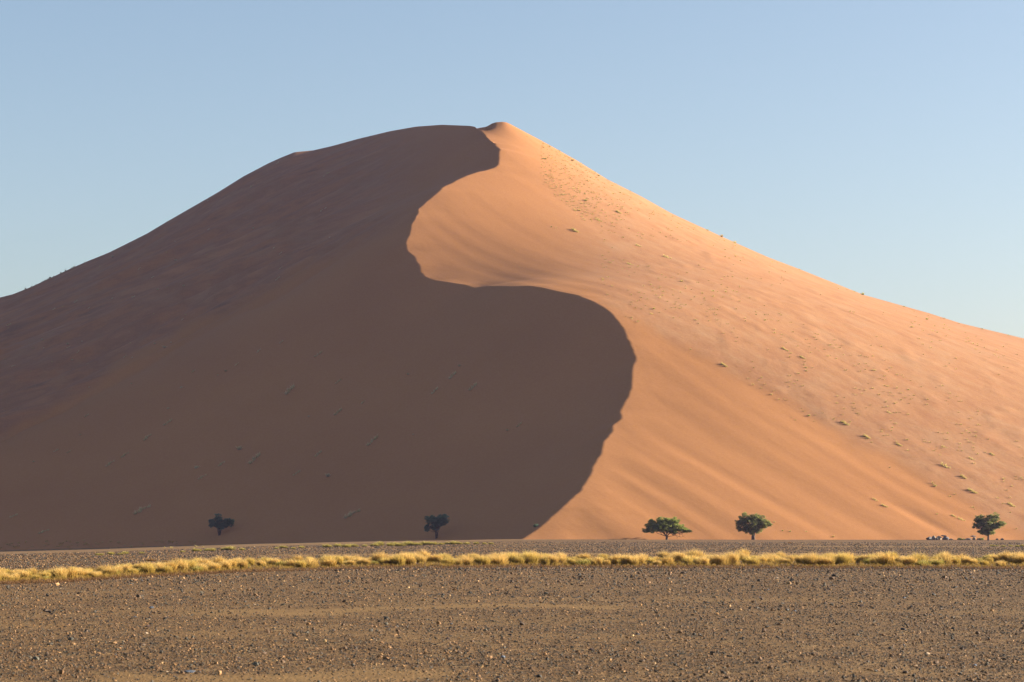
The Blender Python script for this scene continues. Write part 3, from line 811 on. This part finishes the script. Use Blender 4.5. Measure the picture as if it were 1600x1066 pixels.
def tree(name, label, cat, base_px, base_py, Yb, ells, leafmat, trunk_w, fork, leaf=0.28, dens=1.0, seed=1, twigs=0, bare=None, sticks=None, group=None, on=None):
    r = random.Random(seed); rg = np.random.default_rng(seed)
    if on is None:
        x = (base_px - 800) / F * Yb; z = float(surf_z(np.array([x]), np.array([Yb]))[0]); loc = (x, Yb, z)
    else: loc = on
    Yb = loc[1]; k = Yb / F
    root = link(name, None, None, loc); root.empty_display_size = .5
    tag(root, label, cat, group)
    zpx = HOR - (loc[2] - EYE) / k            # pixel row of the base
    E = [((ex - base_px) * k, r.uniform(-.25, .25) * rx * k, (zpx - ey) * k, rx * k * 1.12, rx * k * 1.0, rz * k * 1.15) for ex, ey, rx, rz in ells]
    # trunk and limbs
    V, Fs = [], []
    def add(pts, rad, sides=7):
        o = len(V); v, f = tube(pts, rad, sides); V.extend(v); Fs.extend([tuple(i + o for i in q) for q in f])
    fz = fork * k
    for sx in (sticks or [0.0]):
        top = Vector((sx * k * .6, r.uniform(-.1, .1), fz)); b0 = Vector((sx * k * .15, 0, -.3))
        w = trunk_w * k / 2 / (len(sticks) ** .5 if sticks else 1)
        p = limb_pts(b0, top, r, 4, .08)
        add(p, [w * (1.5 if i == 0 else 1.15 - .07 * i) for i in range(5)], 10)
        for (cx, cy, cz, rx, ry, rz) in E:
            if sticks and abs(cx - top.x) > 9 * k and len(E) > 3 and r.random() < .4: continue
            tgt = Vector((cx, cy, cz))
            p = limb_pts(top - Vector((0, 0, .1)), tgt, r, 5, .16); rr = w * r.uniform(.22, .34)
            add(p, [rr * (1 - .14 * i) for i in range(6)], 6)
            for q in range(4):
                e = tgt + Vector((r.uniform(-1, 1) * rx, r.uniform(-1, 1) * ry, r.uniform(-.6, .9) * rz)) * .85
                add(limb_pts(p[3], e, r, 3, .15), [rr * .4, rr * .3, rr * .2, rr * .08], 4)
    me = np_mesh("trunk", [tuple(v) for v in V], np.array(Fs), BARK)
    link("trunk", me, root)
    # crown: clumps of small leaf faces
    LV, LH = [], []
    for (cx, cy, cz, rx, ry, rz) in E:
        nclump = max(12, int(16 + rx * rz * 18))
        for q in range(nclump):
            d = rg.normal(0, 1, 3); d /= np.linalg.norm(d); rad = rg.uniform(.12, 1.0) ** .5 * rg.uniform(.85, 1.12)
            c = np.array([cx, cy, cz]) + d * rad * np.array([rx, ry, rz])
            cr = rg.uniform(.25, .62) * (0.55 + .25 * min(rx, 2)); light = rg.uniform(0.0, 1.0)
            n = int(105 * dens * cr / .5)
            pos = c + rg.normal(0, .48, (n, 3)) * np.array([cr, cr, cr * .6])
            sz = leaf * rg.uniform(.5, 1.1, (n, 1))
            t1 = rg.normal(0, 1, (n, 3)); t1 /= np.linalg.norm(t1, axis=1, keepdims=True)
            t2 = np.cross(t1, rg.normal(0, 1, (n, 3))); t2 /= np.linalg.norm(t2, axis=1, keepdims=True)
            quad = np.stack([pos - t1 * sz * .5, pos + t2 * sz * .22, pos + t1 * sz * .5, pos - t2 * sz * .22], 1)
            LV.append(quad.reshape(-1, 3)); LH.append(np.repeat(np.clip(light + rg.normal(0, .18, n), 0, 1), 4))
    LV = np.concatenate(LV); LH = np.concatenate(LH)
    me = np_mesh("crown", LV, np.arange(len(LV)).reshape(-1, 4), leafmat, False); point_attr(me, "h", LH)
    link("crown", me, root)
    if bare:
        V, Fs = [], []
        for (ax, ay, bx, by) in bare:
            p = limb_pts(((ax - base_px) * k, 0, (zpx - ay) * k), ((bx - base_px) * k, r.uniform(-1, 1), (zpx - by) * k), r, 5, .2)
            add(p, [.10, .09, .07, .05, .04, .02], 5)
            for q in range(6):
                s_ = p[r.randrange(1, 5)]; add(limb_pts(s_, s_ + Vector((r.uniform(-.9, 1.4), r.uniform(-1, 1), r.uniform(-.7, .5))), r, 3), [.04, .03, .02, .01], 4)
        link("dead_branch", np_mesh("dead_branch", [tuple(v) for v in V], np.array(Fs), BARK), root)
    return root

tree("acacia_tree", "wide low tree with spreading flat crown and dead twigs drooping at right", "tree", 1041, 840.5, 702,
     [(1010,829.5,6,3.4),(1018,816.5,6,4.5),(1036,813,11,4.6),(1052,815,9,5.2),(1040,824,17,7.5),(1023,826.5,12,5.5),(1058,824,9,6),(1067,828,8,3.6),(1075,829.5,4,1.7),(1014,822,6,4),(1030,820,14,7),(1050,829,9,4)],
     LEAF_G, 3.6, 5.5, seed=3, bare=[(1046,833,1064,839),(1050,833,1075,833),(1056,832,1070,840),(1048,834,1058,840),(1060,834,1078,830)])
tree("acacia_tree", "round bushy tree with a thick straight trunk", "tree", 1176, 843, 704,
     [(1163,809,9,6.5),(1181,810,11,6.5),(1156,818,8,7),(1173,818,14,9),(1190,818,10,7),(1200,819,5,4.6),(1168,827,9,5.5),(1184,826,10,5.5),(1155,826,5,4),(1176,831,8,3.5)],
     LEAF_B, 5.6, 10, seed=4)
tree("acacia_tree", "dark heart-shaped tree near the right edge with a side bough", "tree", 1542, 846, 690,
     [(1530,811.5,8.5,7),(1550,809.5,9,7),(1527,819,7.5,7),(1540,820,13,10),(1562,819,7,3.6),(1536,831,9,5.5),(1552,823,8,6),(1545,831,7,4.5),(1519,824,1.2,1.2)],
     LEAF_B, 3.0, 12, seed=6)
tree("acacia_tree", "small dark tree with an uneven crown on the shaded sand at left", "tree", 343, 836, 0,
     [(341,808,5,5),(330,815,5.5,3.2),(356,813,7,3),(343,817,11,6),(362,815,4,4),(333,820,6,4),(353,820,8,4.5),(344,825,6,3)],
     LEAF_SHADE, 3.4, 8, seed=8, sticks=[-4, 0, 4], on=cast(343, 836.5, 640))
tree("acacia_tree", "dark flat-topped tree in the shade left of the crest foot", "tree", 682, 842.5, 0,
     [(673,811,7.5,5.5),(692,809,9,5),(682,814,12,6),(668,823,3.5,6),(690,817,9,5),(680,824,7,5),(667,828,3,3.5)],
     LEAF_SHADE, 3.6, 8, seed=9, sticks=[-2, 2.5], on=cast(682, 842.3, 640))

def shrub(px, py, w, h, label, mat=LEAF_SHADE, Yb=None, seed=1):
    p = cast(px, py, 600) if Yb is None else None
    if p is None:
        Yb = Yb or 700; x = (px - 800) / F * Yb; p = (x, Yb, float(surf_z(np.array([x]), np.array([Yb]))[0]))
    tree("shrub", label, "shrub", px, py, 0, [(px - w * .22, py - h * .5, w * .27, h * .36), (px + w * .2, py - h * .55, w * .28, h * .38), (px, py - h * .4, w * .35, h * .35)],
         mat, 1.0, h * .3, seed=seed, on=p, dens=.5)
shrub(838, 824, 7, 5, "scraggy shrub in the shade right at the foot of the crest line", seed=21)
shrub(1497, 845, 5, 4.5, "round dark shrub between the two groups of low rocks", LEAF_B, 712, 22)
shrub(1503, 845, 3, 3.2, "tiny shrub right beside the round dark one", LEAF_B, 714, 23)
shrub(1531, 845, 7, 4.5, "reddish dark shrub left of the rightmost tree trunk", LEAF_B, 712, 24)

# ------------------------------------------------------------------ low shapes of unclear kind at the foot of the dune, modelled as rocks
ROCK = {}
for nm, col in (("pale", (0.20, 0.15, 0.105)), ("dark", (0.05, 0.045, 0.045)), ("tan", (0.26, 0.18, 0.12)), ("grey", (0.12, 0.105, 0.10))):
    ROCK[nm] = [stone_proto(400 + k * 7 + len(nm), col, .8) for k in range(2)]
def rock(px, py, wpx, hpx, kind, label, Yb=712, rot=0.0, lift=0.0):
    k = Yb / F; x = (px - 800) * k; z = float(surf_z(np.array([x]), np.array([Yb]))[0])
    o = link("rock", r_.choice(ROCK[kind]), None, (x, Yb, z + hpx * k * .32 + lift * k))
    o.scale = (wpx * k * 1.15, wpx * k * .8, hpx * k * 1.5); o.rotation_euler = (r_.uniform(-.1, .1), rot, r_.uniform(-.4, .4))
    tag(o, label, "rock", "low rocks at the foot of the dune")
rock(1449.5, 845, 11, 6, "dark", "rounded dark rock at the left end of the low rock group", rot=.1)
rock(1457, 845, 9, 7.5, "pale", "pale blocky rock just right of the rounded dark one", 714)
rock(1465, 845, 12, 7, "pale", "widest pale cream rock in the middle of the low group", 713)
rock(1462, 845, 4, 5, "dark", "narrow dark stone wedged between the two pale rocks", 708)
rock(1476, 845, 13, 6, "grey", "grey sloping rock at the right end of the low group", 715, .12)
rock(1472, 845, 10, 2.2, "dark", "thin dark slab lying across the grey and pale rocks", 713, .05, 5.6)
rock(1484, 845.5, 8, 2.6, "tan", "very low tan rock trailing off right of the grey one", 713)
rock(1511, 845, 12, 3.0, "grey", "low grey rock left of the slab near the rightmost tree", 713)
rock(1520, 845, 7, 5, "pale", "small pale rock under a dark slab near the rightmost tree", 712)
rock(1518, 845, 11, 2.0, "dark", "flat dark slab capping a small pale rock", 712, 0, 5.0)
rock(1527, 845, 6, 3.5, "tan", "small tan rock between the capped one and the tree trunk", 714)
rock(1555, 845, 5, 3, "grey", "small grey rock right of the rightmost tree trunk", 712)
rock(1563, 845, 6, 3.4, "dark", "small dark rock at the far right foot of the dune", 714)

# ------------------------------------------------------------------ haze
def haze_box(density):
    m = bpy.data.materials.new("haze_air"); m.use_nodes = True
    t = m.node_tree; t.nodes.clear()
    out = t.nodes.new("ShaderNodeOutputMaterial"); v = t.nodes.new("ShaderNodeVolumePrincipled")
    v.inputs["Color"].default_value = (0.60, 0.54, 1.0, 1); v.inputs["Density"].default_value = density
    v.inputs["Anisotropy"].default_value = 0.2
    t.links.new(v.outputs[0], out.inputs["Volume"])
    x0, x1, y0, y1, z0, z1 = -4000, 4000, -200, 6100, -30, 230
    vs = [(x, y, z) for z in (z0, z1) for y in (y0, y1) for x in (x0, x1)]
    fs = [(0,2,3,1),(4,5,7,6),(0,1,5,4),(2,6,7,3),(0,4,6,2),(1,3,7,5)]
    me = np_mesh("haze", vs, fs, m, False)
    return tag(link("haze", me), kind="stuff")
haze_box(HAZE)
